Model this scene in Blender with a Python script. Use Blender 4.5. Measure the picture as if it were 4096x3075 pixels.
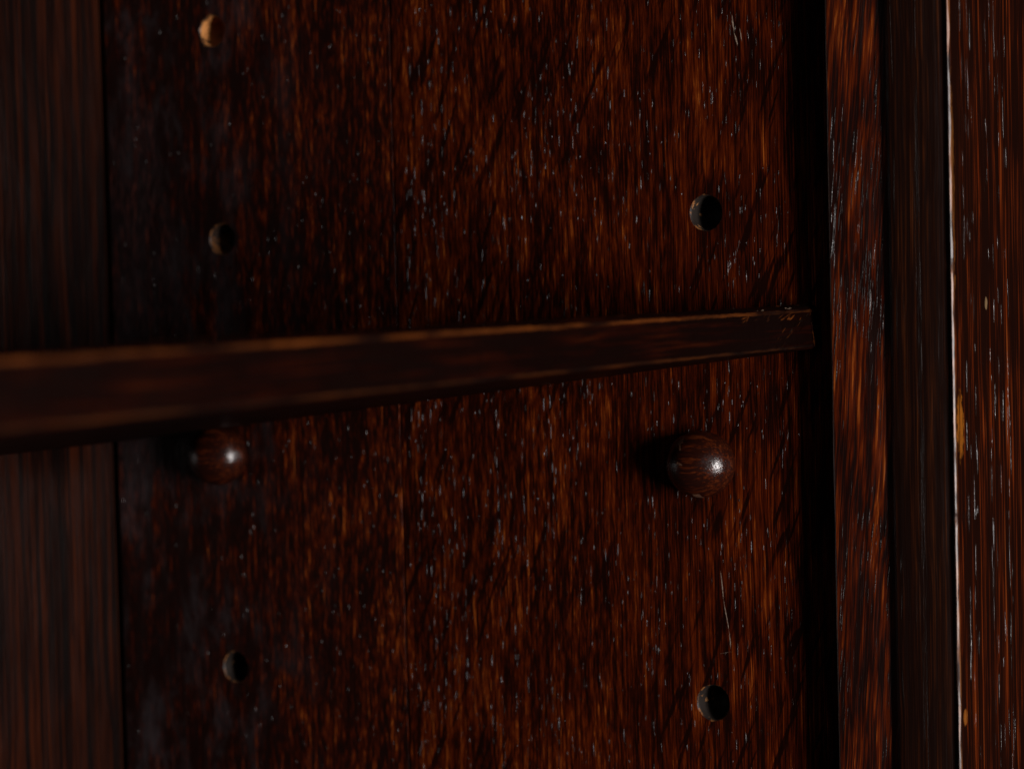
import bpy, bmesh, math, random
from mathutils import Vector, Matrix, noise as mnoise
MM = 0.001
R = math.radians
for o in list(bpy.data.objects): bpy.data.objects.remove(o)
S = bpy.context.scene
# ------------------------------------------------------------------ camera
cam = bpy.data.cameras.new('camera'); co = bpy.data.objects.new('camera', cam)
S.collection.objects.link(co); S.camera = co
cx_ = Vector((0.52636, -0.84990, -0.02481))          # image right
cy_ = Vector((-0.04994, -0.00178, -0.99875))         # image down
cz_ = Vector((0.84879, 0.52694, -0.04338))           # view direction
m = Matrix((cx_, -cy_, -cz_)).transposed().to_4x4()
m.translation = Vector((-643.0, -332.0, -16.7)) * MM
co.matrix_world = m
cam.sensor_width = 36; cam.lens = 87.9; cam.clip_start = 0.02; cam.clip_end = 20
cam.dof.use_dof = True; cam.dof.focus_distance = 0.700; cam.dof.aperture_fstop = 11.0
cam.dof.aperture_blades = 9
# ------------------------------------------------------------------ world and lamps
W = bpy.data.worlds.new('World'); S.world = W; W.use_nodes = True
W.node_tree.nodes['Background'].inputs[0].default_value = (0.85, 0.7, 0.7, 1)
W.node_tree.nodes['Background'].inputs[1].default_value = 0.012
def area(name, loc, target, sx, sy, power, col):
    l = bpy.data.lights.new(name, 'AREA'); l.shape = 'RECTANGLE'; l.size = sx; l.size_y = sy
    l.energy = power; l.color = col
    o = bpy.data.objects.new(name, l); S.collection.objects.link(o)
    o.location = loc
    o.rotation_euler = (Vector(target) - Vector(loc)).to_track_quat('-Z', 'Y').to_euler()
    return o
area('softbox', (-0.37, -0.76, -0.10), (0, 0.03, -0.06), 0.19, 0.34, 10.5, (1.0, 0.95, 0.93))
area('fill_lamp', (-1.1, -0.75, 0.5), (0, 0.05, -0.05), 0.8, 0.8, 0.6, (1.0, 0.88, 0.90))
S.view_settings.view_transform = 'Standard'; S.view_settings.look = 'None'
S.view_settings.exposure = 0.0; S.view_settings.gamma = 1.0
S.render.engine = 'CYCLES'

# ------------------------------------------------------------------ node helpers
class NT:
    def __init__(s, name):
        s.m = bpy.data.materials.new(name); s.m.use_nodes = True
        s.t = s.m.node_tree; s.t.nodes.clear()
        s.out = s.n('ShaderNodeOutputMaterial'); s.b = s.n('ShaderNodeBsdfPrincipled')
        s.t.links.new(s.b.outputs[0], s.out.inputs[0])
        tc = s.n('ShaderNodeTexCoord'); sc = s.n('ShaderNodeVectorMath'); sc.operation = 'SCALE'
        sc.inputs['Scale'].default_value = 1000.0
        s.t.links.new(tc.outputs['Object'], sc.inputs[0]); s.P = sc.outputs[0]
    def n(s, t): return s.t.nodes.new(t)
    def L(s, a, b): s.t.links.new(a, b)
    def val(s, x, sock):
        if isinstance(x, (int, float)): sock.default_value = x
        elif isinstance(x, tuple): sock.default_value = x
        else: s.L(x, sock)
    def math(s, op, a, b=0.0, c=None, clamp=False):
        n = s.n('ShaderNodeMath'); n.operation = op; n.use_clamp = clamp
        s.val(a, n.inputs[0]); s.val(b, n.inputs[1])
        if c is not None: s.val(c, n.inputs[2])
        return n.outputs[0]
    def map(s, scale, rot=(0,0,0), loc=(0,0,0), src=None):
        n = s.n('ShaderNodeMapping'); n.inputs['Scale'].default_value = scale
        n.inputs['Location'].default_value = loc
        if any(rot):
            r = s.n('ShaderNodeVectorRotate'); r.rotation_type = 'EULER_XYZ'
            r.inputs['Rotation'].default_value = rot; s.L(src or s.P, r.inputs['Vector']); s.L(r.outputs[0], n.inputs[0])
        else: s.L(src or s.P, n.inputs[0])
        return n.outputs[0]
    def noise(s, vec, detail=2, rough=0.5, dist=0.0, scale=1.0):
        n = s.n('ShaderNodeTexNoise'); s.L(vec, n.inputs['Vector']); n.inputs['Scale'].default_value = scale
        n.inputs['Detail'].default_value = detail; n.inputs['Roughness'].default_value = rough
        n.inputs['Distortion'].default_value = dist
        return n.outputs['Fac']
    def step(s, x, lo, hi, a=0.0, b=1.0):
        n = s.n('ShaderNodeMapRange'); n.interpolation_type = 'SMOOTHSTEP'
        s.val(x, n.inputs[0]); n.inputs[1].default_value = lo; n.inputs[2].default_value = hi
        n.inputs[3].default_value = a; n.inputs[4].default_value = b
        return n.outputs[0]
    def ramp(s, x, stops):
        n = s.n('ShaderNodeValToRGB'); e = n.color_ramp.elements
        while len(e) < len(stops): e.new(0.5)
        for i, (p, c) in enumerate(stops): e[i].position = p; e[i].color = (*c, 1)
        s.L(x, n.inputs[0]); return n.outputs[0]
    def mix(s, f, a, b, mode='MIX'):
        n = s.n('ShaderNodeMix'); n.data_type = 'RGBA'; n.blend_type = mode
        s.val(f, n.inputs[0])
        for v, k in ((a, 6), (b, 7)):
            if isinstance(v, tuple): n.inputs[k].default_value = (*v, 1)
            else: s.L(v, n.inputs[k])
        return n.outputs[2]
    def sep(s):
        n = s.n('ShaderNodeSeparateXYZ'); s.L(s.P, n.inputs[0]); return n.outputs
    def bump(s, h, dist_mm, strength=1.0, normal=None):
        n = s.n('ShaderNodeBump'); s.L(h, n.inputs['Height']); n.inputs['Distance'].default_value = dist_mm * MM
        n.inputs['Strength'].default_value = strength
        if normal: s.L(normal, n.inputs['Normal'])
        return n.outputs[0]
    def blob(s, ax, ca, ra, cz, rz, wob=0.35, sc=0.6):
        """soft-edged irregular spot in the plane (ax, z), centre and radii in mm"""
        o = s.sep()
        a = s.math('DIVIDE', s.math('SUBTRACT', o['XYZ'.index(ax)], ca), ra)
        z = s.math('DIVIDE', s.math('SUBTRACT', o[2], cz), rz)
        d = s.math('ADD', s.math('MULTIPLY', a, a), s.math('MULTIPLY', z, z))
        nz = s.noise(s.map((sc, sc, sc*0.35)), 4, 0.65)
        d = s.math('ADD', d, s.math('MULTIPLY', s.math('SUBTRACT', nz, 0.5), wob * 6))
        return s.step(d, 0.75, 1.15, 1.0, 0.0)

DARK = (0.0070, 0.0013, 0.0006); RED = (0.048, 0.0056, 0.0008); ORG = (0.108, 0.0158, 0.0016); PALE = (0.30, 0.074, 0.011)

def vec_scale(along, a, w):
    return {'Z': (1/a, 1/a, 1/w), 'X': (1/w, 1/a, 1/a), 'Y': (1/a, 1/w, 1/a)}[along]

def wood(name, along='Z', fleck=(0.9, 8), band=(3.5, 60), lo=0.42, hi=0.78, gain=1.0, mottle=0.35,
         slash=0.0, fine=0.5, rough=0.38, bumpd=0.12, lean=0.0, seed=0.0, painted_sheen=0.0, twofleck=False, worn=None, extra=None, spec=0.5,
         cols=(DARK, RED, ORG, PALE), coat=0.0, fadeback=False):
    t = NT(name)
    L_ = (seed, seed*1.7, seed*0.6)
    # slow wander of the grain so fibres never run ruler straight
    wob = t.noise(t.map(vec_scale(along, 30, 70), loc=L_), 2)
    wv = t.n('ShaderNodeVectorMath'); wv.operation = 'MULTIPLY_ADD'
    comb = t.n('ShaderNodeCombineXYZ')
    for i in range(3):
        t.val(t.math('SUBTRACT', wob, 0.5), comb.inputs[i])
    t.L(comb.outputs[0], wv.inputs[0]); wv.inputs[1].default_value = (3.5, 3.5, 3.5) if along == 'Z' else (2, 2, 2); t.L(t.P, wv.inputs[2])
    src = wv.outputs[0]
    rot = (lean, 0, 0)
    n1 = t.noise(t.map(vec_scale(along, *fleck), rot, L_, src), 3.0, 0.6, 0.1)
    if twofleck:
        nl = t.noise(t.map(vec_scale(along, 0.42, 24), rot, L_, src), 3.0, 0.55, 0.15)
        wy = t.step(t.math('ADD', t.sep()[1], t.math('MULTIPLY', t.math('SUBTRACT', wob, 0.5), 90)), -20, 60, 0.65, 0.0)
        n1 = t.math('ADD', t.math('MULTIPLY', nl, wy), t.math('MULTIPLY', n1, t.math('SUBTRACT', 1.0, wy)))
    n2 = t.noise(t.map(vec_scale(along, *band), rot, L_, src), 3.0, 0.5)
    n3 = t.noise(t.map(vec_scale(along, 22, 45), (0,0,0), L_), 3.0, 0.6)
    nf = t.noise(t.map(vec_scale(along, 0.32, 26), rot, L_, src), 2.0, 0.5)
    v = t.math('ADD', n1, t.math('MULTIPLY', t.math('SUBTRACT', n2, 0.5), 0.55))
    v = t.math('ADD', v, t.math('MULTIPLY', t.math('SUBTRACT', n3, 0.5), mottle))
    v = t.math('ADD', v, t.math('MULTIPLY', t.math('SUBTRACT', nf, 0.5), fine))
    if slash:
        ns = t.noise(t.map((1/2.6, 1/2.6, 1/24), (R(-21), 0, 0), (3, 9, 1)), 2.0, 0.5, 0.2)
        patch = t.step(t.noise(t.map((1/60,)*3, loc=(7, 2, 5)), 1), 0.38, 0.6)
        sl = t.math('MULTIPLY', t.step(ns, 0.56, 0.64), patch)
        v = t.math('SUBTRACT', v, t.math('MULTIPLY', sl, slash))
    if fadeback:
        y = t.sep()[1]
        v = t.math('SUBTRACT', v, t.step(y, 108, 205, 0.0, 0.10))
    k = t.step(v, lo, hi)
    col = t.ramp(k, [(0.08, cols[0]), (0.42, cols[1]), (0.74, cols[2]), (1.0, cols[3])])
    if gain != 1.0: col = t.mix(1.0, col, (gain, gain, gain), 'MULTIPLY')
    rgh = t.step(n1, 0.3, 0.7, rough + 0.08, rough - 0.06)
    if painted_sheen:
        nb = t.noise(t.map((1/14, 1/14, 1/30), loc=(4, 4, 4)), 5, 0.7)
        bl = t.math('MULTIPLY', t.step(nb, 0.45, 0.72), painted_sheen)
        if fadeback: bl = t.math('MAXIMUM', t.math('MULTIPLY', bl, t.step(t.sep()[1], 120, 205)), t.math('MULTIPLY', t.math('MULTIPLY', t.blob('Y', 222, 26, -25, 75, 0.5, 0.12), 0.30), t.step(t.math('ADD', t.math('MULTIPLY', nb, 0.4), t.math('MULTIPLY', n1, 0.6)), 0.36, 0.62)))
        col = t.mix(bl, col, (0.050, 0.040, 0.044))  # patchy grey sheen near the back corner, painted into the base colour
    if worn:
        for f in worn:
            msk, c = f(t); st = t.noise(t.map((1.6, 1.6, 0.12)), 4, 0.7); msk = t.math('MULTIPLY', msk, t.step(st, 0.38, 0.56, 0.1, 1.0)); col = t.mix(msk, col, c)
    t.L(col, t.b.inputs['Base Color']); t.L(rgh, t.b.inputs['Roughness'])
    t.b.inputs['IOR'].default_value = 1.45
    t.b.inputs['Specular IOR Level'].default_value = spec
    if coat:
        t.b.inputs['Coat Weight'].default_value = coat; t.b.inputs['Coat Roughness'].default_value = 0.17
    h = t.math('ADD', t.math('MULTIPLY', n1, 0.7), t.math('MULTIPLY', nf, 0.6))
    nrm = t.bump(h, bumpd, 1.0)
    big = t.noise(t.map(vec_scale(along, 9, 22), loc=L_), 2)
    nrm = t.bump(big, 0.5, 1.0, nrm)
    t.L(nrm, t.b.inputs['Normal'])
    if coat: t.L(nrm, t.b.inputs['Coat Normal'])
    return t.m

def simple(name, col, rough=0.4, spec=0.5, col2=None, sc=1.0, lo=0.4, hi=0.6, bumpd=0.0, stretch=(1, 1, 1)):
    t = NT(name)
    nz = t.noise(t.map(tuple(s * sc for s in stretch)), 4, 0.6)
    c = t.mix(t.step(nz, lo, hi), col, col2 or col)
    t.L(c, t.b.inputs['Base Color']); t.b.inputs['Roughness'].default_value = rough
    t.b.inputs['Specular IOR Level'].default_value = spec
    if bumpd: t.L(t.bump(nz, bumpd), t.b.inputs['Normal'])
    return t.m

def pore_mat(name, rough, spec=1.0):
    t = NT(name)
    nz = t.noise(t.map((1.2, 1.2, 1.6)), 3, 0.6)
    t.L(t.mix(nz, (0.004, 0.003, 0.003), (0.012, 0.006, 0.004)), t.b.inputs['Base Color'])
    t.L(t.step(nz, 0.35, 0.65, rough * 0.7, rough * 1.6), t.b.inputs['Roughness'])
    t.b.inputs['Specular IOR Level'].default_value = spec
    t.L(t.bump(t.noise(t.map((2.5, 2.5, 2.5)), 2), 0.10), t.b.inputs['Normal'])
    return t.m

# ------------------------------------------------------------------ materials
def scuff_light(ax, ca, ra, cz, rz, c, wob=0.3, sc=0.6):
    return lambda t: (t.blob(ax, ca, ra, cz, rz, wob, sc), c)
M_panel = wood('panel_front_board', fleck=(0.37, 5.5), band=(2.0, 26), lo=0.31, hi=0.88, spec=0.09, slash=0.20, painted_sheen=0.0, seed=3, mottle=0.42, twofleck=True)
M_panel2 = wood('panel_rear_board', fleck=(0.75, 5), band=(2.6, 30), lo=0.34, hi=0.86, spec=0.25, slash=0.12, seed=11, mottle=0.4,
                painted_sheen=0.55, fadeback=True, rough=0.36)
M_back = wood('back_panel_oak', fleck=(1.5, 120), band=(5, 260), lo=0.34, hi=0.68, seed=21, mottle=0.12, fine=0.2, rough=0.24,
              bumpd=0.05, painted_sheen=0.0, cols=((0.0030, 0.0011, 0.0008), (0.010, 0.0024, 0.0012), (0.020, 0.0042, 0.0016), (0.034, 0.007, 0.0022)), spec=0.42)
M_batten = wood('stop_strip_oak', fleck=(0.8, 20), band=(3, 50), lo=0.31, hi=0.84, seed=31, fine=0.3, mottle=0.5, lean=R(-4),
                bumpd=0.16, rough=0.34)
M_post = wood('post_inner_oak', fleck=(0.6, 60), band=(3, 120), lo=0.38, hi=0.9, seed=41, mottle=0.25, bumpd=0.1, rough=0.3, spec=0.25,
              cols=((0.006, 0.002, 0.0012), (0.014, 0.0040, 0.0018), (0.030, 0.0075, 0.0022), (0.05, 0.015, 0.005)))
M_front = wood('post_front_oak', fleck=(1.1, 60), band=(3.2, 130), lo=0.42, hi=0.84, seed=54, mottle=0.25, fine=0.3, rough=0.24, spec=0.12,
               bumpd=0.08, cols=((0.0068, 0.0016, 0.0007), (0.024, 0.0038, 0.0009), (0.092, 0.0125, 0.0014), (0.12, 0.030, 0.006)),
               worn=[scuff_light('X', -8.2, 2.4, -60, 9, (0.20, 0.062, 0.006), 0.5, 1.0),
                     scuff_light('X', -8.0, 1.4, -139, 2.4, (0.16, 0.05, 0.008), 0.4, 1.2),
                     scuff_light('X', 12.2, 0.9, -27.5, 1.8, (0.16, 0.10, 0.05), 0.3, 1.2),
                     scuff_light('X', -10.4, 0.8, 5, 26, (0.09, 0.03, 0.006), 0.6, 1.0)])
M_arris = simple('worn_arris', (0.20, 0.085, 0.045), 0.38, 0.36, (0.018, 0.006, 0.003), 0.30, 0.42, 0.58, 0.22, (1, 1, 0.22))
M_arris_side = simple('worn_arris_side', (0.11, 0.040, 0.012), 0.35, 0.4, (0.012, 0.004, 0.002), 0.3, 0.42, 0.6, 0.05, (1, 1, 0.2))
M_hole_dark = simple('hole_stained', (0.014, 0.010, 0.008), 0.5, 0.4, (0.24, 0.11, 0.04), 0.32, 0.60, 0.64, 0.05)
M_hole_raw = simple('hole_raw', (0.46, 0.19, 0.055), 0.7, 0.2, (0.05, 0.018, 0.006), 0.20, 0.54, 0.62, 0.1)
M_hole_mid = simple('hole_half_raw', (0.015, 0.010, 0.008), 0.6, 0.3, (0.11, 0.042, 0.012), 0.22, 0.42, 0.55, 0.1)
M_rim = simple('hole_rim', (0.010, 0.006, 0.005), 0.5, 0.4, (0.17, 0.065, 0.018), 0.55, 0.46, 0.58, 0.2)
M_shelf = wood('shelf_oak', along='X', fleck=(0.9, 30), band=(2.6, 60), lo=0.38, hi=0.95, seed=61, mottle=0.6, fine=0.2,
               rough=0.42, bumpd=0.05, spec=0.05, cols=((0.0028, 0.0007, 0.0004), (0.0080, 0.0013, 0.0005), (0.014, 0.0024, 0.0006), (0.03, 0.007, 0.0016)))
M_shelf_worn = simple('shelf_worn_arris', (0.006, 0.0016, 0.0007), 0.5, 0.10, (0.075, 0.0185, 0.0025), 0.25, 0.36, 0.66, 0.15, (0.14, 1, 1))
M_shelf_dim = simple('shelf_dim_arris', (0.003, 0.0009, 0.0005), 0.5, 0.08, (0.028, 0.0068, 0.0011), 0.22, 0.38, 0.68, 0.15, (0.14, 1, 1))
M_peg = wood('peg_oak', along='Y', fleck=(0.8, 9), band=(2.0, 30), lo=0.40, hi=0.80, seed=71, mottle=0.2, rough=0.24, bumpd=0.10,
             cols=((0.012, 0.0026, 0.0014), (0.028, 0.0050, 0.0016), (0.046, 0.0082, 0.0020), (0.06, 0.014, 0.004)), coat=0.42, spec=0.25)
M_chip = simple('bare_chip', (0.12, 0.055, 0.030), 0.6, 0.3, (0.07, 0.03, 0.018), 1.5, bumpd=0.1)
M_pale = simple('pale_scuff', (0.26, 0.20, 0.15), 0.6, 0.4, (0.12, 0.07, 0.05), 1.5, 0.4, 0.6)
M_glint = pore_mat('lacquered_pore', 0.28, 0.34)
M_glint_post = pore_mat('lacquered_line', 0.34, 0.20)
M_glint_front = pore_mat('lacquered_pore_front', 0.26, 0.60)

# ------------------------------------------------------------------ mesh helpers (all lengths in mm)
def finish(bm, name, mats, parent=None, smooth=False):
    bmesh.ops.scale(bm, vec=(MM,)*3, verts=bm.verts)
    me = bpy.data.meshes.new(name); bm.to_mesh(me); bm.free()
    for mm in mats: me.materials.append(mm)
    if smooth:
        for p in me.polygons: p.use_smooth = True
    o = bpy.data.objects.new(name, me); S.collection.objects.link(o)
    if parent: o.parent = parent
    return o
def thing(name, label, cat, loc=(0,0,0), group=None):
    o = bpy.data.objects.new(name, None); S.collection.objects.link(o); o.empty_display_size = 0.01
    o.location = Vector(loc) * MM; o['label'] = label; o['category'] = cat
    if group: o['group'] = group
    return o
def spindle(bm, c, along, side, up, length, w, h, mi=0, skew=0.5):
    """one lacquer-filled pore: a tiny spindle-shaped ridge; side = the direction its lit facet looks towards"""
    c = Vector(c); n = 5
    rows = []
    for i in range(n + 1):
        s = i / n; k = math.sin(math.pi * min(max(s, 0.0), 1.0)) ** 0.6 if 0 < i < n else 0.05
        p = c + along * (s - 0.5) * length
        jit = side * random.uniform(-0.12, 0.12) * w
        rows.append((bm.verts.new(p + jit - side * w * 0.5 * k - up * 0.03), bm.verts.new(p + jit - side * w * (skew - 0.5) * k + up * h * k),
                     bm.verts.new(p + jit + side * w * 0.5 * k - up * 0.03)))
    for a, b in zip(rows, rows[1:]):
        for j in (0, 1):
            f = bm.faces.new((a[j], a[j+1], b[j+1], b[j])); f.material_index = mi
def pores(bm, n, yr, zr, up, across, lit, wr, lr, tilt, mi, lean=0.0, reject=None, xoff=None, columns=None, zf=None):
    cols = [random.uniform(*yr) for _ in range(columns)] if columns else None
    for _ in range(n):
        a = (random.choice(cols) + random.gauss(0, 0.35)) if cols else random.uniform(*yr)
        z = random.uniform(*zr)
        if zf and random.random() > zf(a, z): continue
        if reject and reject(a, z): continue
        w = random.uniform(*wr); L = random.uniform(*lr)
        tl = R(random.gauss(tilt, 9)); h = min(0.95 * w, 0.5 * w * math.tan(max(0.2, min(tl, 1.25))))
        al = Vector((0, 0, 1)) + across * (lean + random.gauss(0, 0.025)); al.normalize()
        base = xoff(a) if xoff else Vector((0, 0, 0))
        spindle(bm, base + across * a + Vector((0, 0, z)), al, lit, up, L, w, h, mi)

# ------------------------------------------------------------------ side boards with drilled holes
random.seed(5)
ZT, ZB = 150.0, -260.0
def board(name, y0, y1, holes, mat, pore_n, parent, groove_lo, groove_hi, pz=None):
    """a board whose inner face lies on x=0 (normal -x), with round holes drilled at holes=[(y,z,r)]"""
    bm = bmesh.new(); T = 18.0; rings = []
    def quad(a, b, c, d, mi=0):
        f = bm.faces.new([bm.verts.new(p) for p in (a, b, c, d)]); f.material_index = mi
    def rect(ya, yb, za, zb): quad((0, ya, za), (0, ya, zb), (0, yb, zb), (0, yb, za))
    g = 0.015                                     # eased long edges of the board
    ya, yb = y0 + g, y1 - 0.85
    HW = 9.0
    if holes:
        cy = sum(h[0] for h in holes) / len(holes)
        rect(ya, cy - HW, ZB, ZT); rect(cy + HW, yb, ZB, ZT)
        z = ZB
        for (hy, hz, hr) in sorted(holes, key=lambda q: q[1]):
            rect(cy - HW, cy + HW, z, hz - HW); z = hz + HW
            N = 64; outer = []; inner = []
            rr = []
            for i in range(N):
                a = 2 * math.pi * i / N; c, s_ = math.cos(a), math.sin(a)
                k = HW / max(abs(c), abs(s_)); outer.append(bm.verts.new((0, cy + c * k, hz + s_ * k)))
                r = hr + 0.35 + 0.10 * mnoise.noise(Vector((c * 2.3 + hz, s_ * 2.3, hy))) + max(0, 0.75 * mnoise.noise(Vector((c * 4 + hz, s_ * 4, hy + 4))) - 0.12) * (1.2 if abs(s_) > 0.6 else 0.5)
                rr.append(r); inner.append(bm.verts.new((0, hy + c * r, hz + s_ * r)))
            for i in range(N):
                j = (i + 1) % N; bm.faces.new((outer[i], inner[i], inner[j], outer[j]))
            rings.append((hy, hz, hr, rr))
        rect(cy - HW, cy + HW, z, ZT)
    else: rect(ya, yb, ZB, ZT)
    for (p, q, s_) in ((y0, ya, 1), (yb, y1, -1)):
        xa, xb = (g, 0) if s_ == 1 else (0, 0.85)
        quad((xa, p, ZB), (xa, p, ZT), (xb, q, ZT), (xb, q, ZB))
    quad((g, y0, ZT), (g, y0, ZB), (T, y0, ZB), (T, y0, ZT)); quad((0.85, y1, ZB), (0.85, y1, ZT), (T, y1, ZT), (T, y1, ZB))
    quad((T, y0, ZB), (T, y1, ZB), (T, y1, ZT), (T, y0, ZT))
    quad((0, ya, ZT), (T, ya, ZT), (T, yb, ZT), (0, yb, ZT)); quad((0, ya, ZB), (0, yb, ZB), (T, yb, ZB), (T, ya, ZB))
    def rej(y, z): return any((y - h[0]) ** 2 + (z - h[1]) ** 2 < (h[2] + 2.2) ** 2 for h in holes)
    for (n, wr, lr, tilt, colsn) in pore_n:
        pores(bm, n, (ya + 1, yb - 1), (-215, 105), Vector((-1, 0, 0)), Vector((0, 1, 0)), Vector((0, -1, 0)), wr, lr, tilt, 1,
              lean=-0.02, reject=rej, columns=colsn, zf=pz)
    return bm, rings

cab = thing('cabinet', 'dark stained oak cabinet with drilled side panel and worn pale post edge', 'cabinet')
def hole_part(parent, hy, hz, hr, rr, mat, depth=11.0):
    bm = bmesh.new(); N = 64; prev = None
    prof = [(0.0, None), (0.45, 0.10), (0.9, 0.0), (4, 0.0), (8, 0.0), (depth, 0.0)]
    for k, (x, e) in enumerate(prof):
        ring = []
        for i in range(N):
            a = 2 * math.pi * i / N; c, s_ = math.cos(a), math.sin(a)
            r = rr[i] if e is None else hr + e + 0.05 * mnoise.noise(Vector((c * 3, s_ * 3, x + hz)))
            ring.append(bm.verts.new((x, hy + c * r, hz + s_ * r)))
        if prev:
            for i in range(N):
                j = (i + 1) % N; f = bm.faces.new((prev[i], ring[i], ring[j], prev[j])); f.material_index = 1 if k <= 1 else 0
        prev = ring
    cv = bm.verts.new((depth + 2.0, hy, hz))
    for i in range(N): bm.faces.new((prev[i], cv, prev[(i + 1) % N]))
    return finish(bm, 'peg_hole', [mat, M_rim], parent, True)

frontH = [(0.0, 70.5, 5.0), (0.0, 0.0, 4.9), (0.9, -72.2, 4.2), (1.0, -142.0, 5.0), (1.2, -213, 5)]
rearH = [(178.4, 64.9, 4.8), (176.7, -2.5, 4.9), (177.3, -73.0, 4.2), (176.3, -142.3, 4.8), (176.3, -213, 5)]
bmF, ringsF = board('side_board', -59.5, 108.8, frontH, M_panel,
                    [(1300, (0.07, 0.24), (1.0, 4.8), 46, 60), (2300, (0.06, 0.20), (0.5, 3.0), 44, None)], cab, 0, 0, pz=lambda y, z: 0.35 + 0.65 * (mnoise.noise(Vector((y * .05, z * .03, 2))) > -0.1))
def scratch(bm, pts, w, mi):
    for (a, b) in zip(pts, pts[1:]):
        a, b = Vector((0, *a)), Vector((0, *b)); d = (b - a)
        spindle(bm, (a + b) / 2 , d.normalized(), Vector((0, -1, 0)), Vector((-1, 0, 0)), d.length * 1.08, w, 0.05, mi)
scratch(bmF, [(-2.2, -103.5), (-3.0, -112), (-4.6, -121), (-5.0, -126)], 0.42, 2)
scratch(bmF, [(-5.4, -126.6), (-1.0, -127.6)], 0.5, 2)
scratch(bmF, [(-9.6, 56), (-10.2, 51), (-11.2, 47)], 0.8, 2)
scratch(bmF, [(-12.0, 52), (-12.6, 48)], 0.45, 2)
o_front = finish(bmF, 'side_board', [M_panel, M_glint, M_pale], cab)
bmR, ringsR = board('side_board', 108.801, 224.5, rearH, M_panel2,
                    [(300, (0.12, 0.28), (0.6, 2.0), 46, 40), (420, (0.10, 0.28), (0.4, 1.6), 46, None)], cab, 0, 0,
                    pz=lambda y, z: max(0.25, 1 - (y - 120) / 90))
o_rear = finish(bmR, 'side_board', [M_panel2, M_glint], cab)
for (hy, hz, hr, rr) in ringsF:
    if hz > -200 and hz < 60: hole_part(o_front, hy, hz, hr, rr, {0: M_hole_dark}.get(round(hz), M_hole_dark))
    else: hole_part(o_front, hy, hz, hr, rr, M_hole_dark)
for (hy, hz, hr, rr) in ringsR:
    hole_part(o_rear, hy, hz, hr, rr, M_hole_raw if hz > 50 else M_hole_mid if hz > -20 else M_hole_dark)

# ------------------------------------------------------------------ back panel (its face on y=225.5, normal -y)
def boxbm(x0, x1, y0, y1, z0, z1, bev=0.0, seg=2):
    bm = bmesh.new(); bmesh.ops.create_cube(bm, size=1)
    for v in bm.verts:
        v.co = Vector(((x0 + x1) / 2 + v.co.x * (x1 - x0), (y0 + y1) / 2 + v.co.y * (y1 - y0), (z0 + z1) / 2 + v.co.z * (z1 - z0)))
    if bev: bmesh.ops.bevel(bm, geom=bm.edges[:], offset=bev, segments=seg, affect='EDGES', profile=0.6)
    return bm
finish(boxbm(-620, -1.1, 225.2, 237, ZB, ZT, 0.8), 'back_panel', [M_back], cab)
finish(boxbm(-1.6, 18, 227.5, 236, ZB + 1, ZT - 1), 'back_rebate', [simple('rebate_oak', (0.05, 0.014, 0.006), 0.5, 0.3, (0.02, 0.007, 0.004), 0.1, stretch=(1, 1, .2))], cab)

# ------------------------------------------------------------------ front strip and post, extruded profiles
def extrude_profile(pts, mats_i, nz=60, wander=None):
    bm = bmesh.new(); rows = []
    for k in range(nz + 1):
        z = ZB + (ZT - ZB) * k / nz
        rows.append([bm.verts.new((p[0] + (wander(i, z)[0] if wander else 0), p[1] + (wander(i, z)[1] if wander else 0), z)) for i, p in enumerate(pts)])
    n = len(pts)
    for a, b in zip(rows, rows[1:]):
        for i in range(n):
            j = (i + 1) % n; f = bm.faces.new((a[i], a[j], b[j], b[i])); f.material_index = mats_i[i]
    bm.faces.new(rows[-1]); bm.faces.new(rows[0][::-1])
    return bm
# stop strip: face at x=-6, between y=-41.4 and y=-59.6
sp = [(x + (1.6 if x < 0 else 0), y + 0.6) for x, y in [(0.0, -60.8), (0.0, -43.4), (-10.2, -43.2), (-10.8, -43.3), (-11.05, -43.8), (-11.2, -48), (-11.15, -54), (-10.9, -58.5), (-10.5, -60.8)]]
bm = extrude_profile(sp, [0, 0, 1, 1, 0, 0, 0, 0, 0], 120,
                     lambda i, z: (0, 0.10 * mnoise.noise(Vector((z * .05, i, 0)))) if i in (2, 3, 4) else (0.25 * mnoise.noise(Vector((z * .03, i * .4, 3))), 0))
def zf_b(a, z):
    return 0.08 + 0.92 * (math.exp(-((z + 12) / 26) ** 2)) + 0.35 * math.exp(-((z + 120) / 30) ** 2)
pores(bm, 1250, (-58.9, -43.6), (-215, 105), Vector((-1, 0, 0)), Vector((0, 1, 0)), Vector((0, -1, 0)), (0.10, 0.24), (2.5, 9), 48, 2, lean=-0.09,
      xoff=lambda a: Vector((-9.5 if a > -55 else -9.35, 0, 0)), zf=zf_b)
M_strip_edge = simple('strip_arris', (0.09, 0.035, 0.015), 0.35, 0.6, (0.03, 0.01, 0.005), 0.3, bumpd=0.1, stretch=(1, 1, .3))
o_strip = finish(bm, 'stop_strip', [M_batten, M_strip_edge, M_glint], cab)
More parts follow.
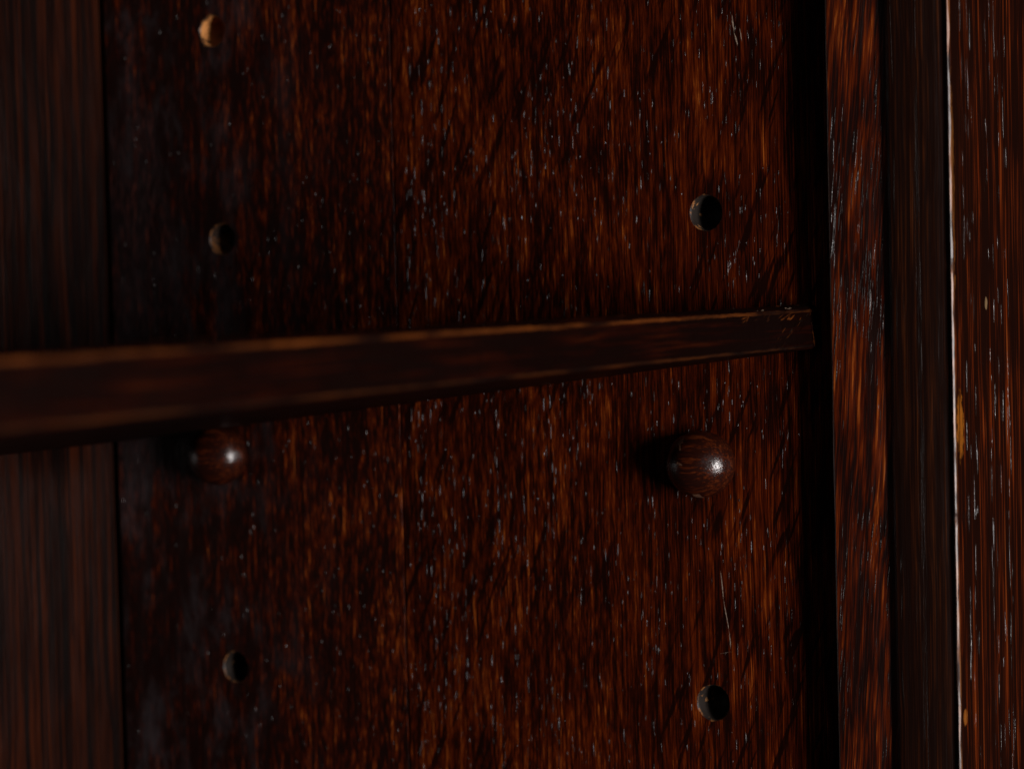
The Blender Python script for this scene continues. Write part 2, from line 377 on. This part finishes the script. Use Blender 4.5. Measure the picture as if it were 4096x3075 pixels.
# post
pp = [(x + (1.5 if x < 0 else 0), y + 0.6) for x, y in [(18, -61.0), (-10.0, -61.1), (-11.9, -61.5), (-12.8, -62.6), (-13.1, -64.2), (-13.1, -68.5), (-13.0, -72.5), (-12.6, -75.6), (-12.1, -77.6),
      (-12.0, -78.7), (-12.9, -79.4), (-13.15, -79.85), (-12.85, -80.18), (-12.4, -80.33), (10, -80.35), (75, -80.35), (75, -61.0)]]
pm = [0, 0, 0, 0, 0, 0, 0, 0, 0, 0, 5, 1, 5, 2, 2, 2, 2]
def wpost(i, z):
    if i in (10, 11, 12, 13):
        a = mnoise.noise(Vector((z * .07, 0.3 * i, 8))); b = mnoise.noise(Vector((z * .3, 0.2 * i, 2)))
        nick = sum(0.5 * math.exp(-((z - q) / w) ** 2) for q, w in ((-17, 1.3), (-85, 1.5), (-124, 6)))
        wd = 0.22 * mnoise.noise(Vector((z * .12, 5, 1))) * (1 if i == 12 else 0)
        return (0.16 * a + 0.05 * b + nick * 0.7 - wd, 0.05 * b + wd + nick * (0.6 if i < 12 else 0.2))
    return (0, 0)
bm = extrude_profile(pp, pm, 420, wpost)
pores(bm, 650, (-72.4, -63.7), (-215, 105), Vector((-1, 0, 0)), Vector((0, 1, 0)), Vector((0, -1, 0)), (0.05, 0.11), (4, 30), 40, 4,
      xoff=lambda a: Vector((-11.55 if a > -70.4 else -11.25, 0, 0)), columns=26)
pores(bm, 240, (-10, 62), (-215, 105), Vector((0, -1, 0)), Vector((1, 0, 0)), Vector((-1, 0, 0)), (0.05, 0.13), (2, 12), 36, 3,
      xoff=lambda a: Vector((0, -79.75, 0)), columns=15)
o_post = finish(bm, 'front_post', [M_post, M_arris, M_front, M_glint_front, M_glint_post, M_arris_side], cab)

# ------------------------------------------------------------------ shelf, tilted, resting on the rear peg
tilt = math.atan(0.1162)
shelf = thing('shelf', 'thin dark oak shelf with orange worn edges, tilted up on its peg', 'shelf', (0.9, -36.0, -39.0))
shelf.rotation_euler = (-tilt, R(-0.40), 0)
# local frame: y into the cabinet, z up, underside at z=0; profile in (y, z)
TH = 12.6
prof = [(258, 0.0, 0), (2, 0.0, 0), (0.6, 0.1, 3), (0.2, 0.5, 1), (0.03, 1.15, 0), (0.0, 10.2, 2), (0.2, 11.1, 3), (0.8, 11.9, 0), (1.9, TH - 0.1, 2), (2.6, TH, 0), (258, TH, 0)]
bm = bmesh.new(); rows = []; NX = 240; XL = 430.0
for k in range(NX + 1):
    x = -XL + XL * k / NX; row = []
    for i, (y, z, _) in enumerate(prof):
        w = Vector((0, 0, 0))
        if 1 < i < 10:
            a = mnoise.noise(Vector((x * .08, i * .35, 1))); b = mnoise.noise(Vector((x * .45, i * 1.1, 5)))
            w = Vector((0, 0.18 * a + 0.16 * abs(b), 0.16 * a + 0.14 * b))
            if i in (6, 7, 8): w += Vector((0, 0.0, -0.55 * max(0, mnoise.noise(Vector((x * .16, 3, 9))) - 0.15)))
        tk = 1.6 * (-x / 330.0) * max(0.0, min(1.0, (z - 1.2) / 9.0))
        z_ = z + tk
        row.append(bm.verts.new((x + (0.5 if i in (5, 6, 7) and k == NX else 0) * -1, y + w.y, z_ + w.z)))
    rows.append(row)
for a, b in zip(rows, rows[1:]):
    for i in range(len(prof)):
        j = (i + 1) % len(prof); f = bm.faces.new((a[i], b[i], b[j], a[j])); f.material_index = prof[i][2]
bm.faces.new(rows[-1][::-1]); bm.faces.new(rows[0])
# pale paint rubs and scuffs on the upper arris and the face near its right end
def smear(bm, x, y, z, L, w, ang, mi, up=Vector((0, -1, 0))):
    d = Vector((math.cos(ang), 0, math.sin(ang))); s_ = Vector((-math.sin(ang), 0, math.cos(ang)))
    spindle(bm, (x, y, z), d, s_, up, L, w, 0.06, mi)
for (x, z, L, w, ang) in ((-37, 11.5, 8, 0.6, .02), (-19, 11.7, 5, 0.5, .05)):
    for q in range(5): smear(bm, x + random.uniform(-.45, .45) * L, 0.05 + 0.5 * (z > 11.4), z + random.uniform(-.2, .2), L * .25, w * random.uniform(.3, .7), ang + random.uniform(-.15, .15), 4)
for q in range(26):
    t_ = random.random(); smear(bm, -32 + 27 * t_, 0.0, 2.0 + 8.0 * t_ ** .9 + random.gauss(0, .7), random.uniform(1, 3.6), random.uniform(.12, .3), 0.45 + random.gauss(0, .12), random.choice((0, 2, 2, 5)))
smear(bm, -6.2, 0.0, 4.2, 6.5, 0.7, math.pi / 2 + .05, 2); smear(bm, -6.0, 0.0, 1.8, 3.2, 1.6, math.pi / 2, 2)
for q in range(14): smear(bm, -34 + random.uniform(-14, 16), 0.0, 10.2 - random.uniform(0, 1.4), random.uniform(2, 6), random.uniform(.2, .5), 0.30 + random.gauss(0, .1), 2)
def side_s(): pass
M_paint = simple('paint_rub', (0.13, 0.095, 0.07), 0.7, 0.1, (0.035, 0.015, 0.007), 1.4, 0.42, 0.6)
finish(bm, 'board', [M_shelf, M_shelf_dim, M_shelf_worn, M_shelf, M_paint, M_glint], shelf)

# ------------------------------------------------------------------ turned pegs
def make_peg(label, loc, chips, spin):
    t = thing('shelf_peg', label, 'peg', loc, 'turned wooden shelf pegs')
    prof = [(0.4, 8.3), (-0.4, 8.9), (-1.6, 9.45), (-3.2, 9.7), (-5.0, 9.6), (-6.4, 9.25), (-8.0, 8.35), (-9.7, 6.95), (-11.2, 5.1), (-12.2, 3.1), (-12.7, 1.2)]
    bm = bmesh.new(); N = 72; prev = None
    for x, r in prof:
        ring = [bm.verts.new((x, r * math.cos(2 * math.pi * i / N), r * math.sin(2 * math.pi * i / N))) for i in range(N)]
        for v in ring:
            d = 0.16 * mnoise.noise(v.co * 0.22 + Vector((spin, 0, 0))); v.co += Vector((d * .5, v.co.y * d / 9, v.co.z * d / 9))
        if prev:
            for i in range(N): bm.faces.new((prev[i], prev[(i + 1) % N], ring[(i + 1) % N], ring[i]))
        prev = ring
    c = bm.verts.new((-12.8, 0, 0))
    for i in range(N): bm.faces.new((prev[i], prev[(i + 1) % N], c))
    for v in bm.verts: v.co.y = v.co.y * 1.07 + 0.4
    bmesh.ops.recalc_face_normals(bm, faces=bm.faces)
    for f in bm.faces:                       # small bare chips knocked out of the finish
        cc = f.calc_center_median()
        for (dy, dz, r) in chips:
            pn = Vector((0, cc.y - dy, cc.z - dz))
            if cc.x < -1 and pn.length < r * (1 + 0.5 * mnoise.noise(cc * 1.3)): f.material_index = 1
    h = finish(bm, 'head', [M_peg, M_chip], t, True)
    bm = bmesh.new()
    bmesh.ops.create_cone(bm, cap_ends=True, segments=40, radius1=4.05, radius2=3.9, depth=10.4, matrix=Matrix.Translation((5.4, 0, 0)) @ Matrix.Rotation(R(90), 4, 'Y'))
    finish(bm, 'dowel', [M_peg], t, True)
    return t
make_peg('round dark peg near the stop strip, a clear gap below the shelf', (-0.6, 0.9, -72.2), [(4.2, 6.2, 1.3), (3.0, 0.6, 0.6), (0.2, -9.2, 1.3)], 1.0)
make_peg('round glossy peg touching the underside of the shelf near the back corner', (-0.6, 177.3, -72.6), [], 5.0)
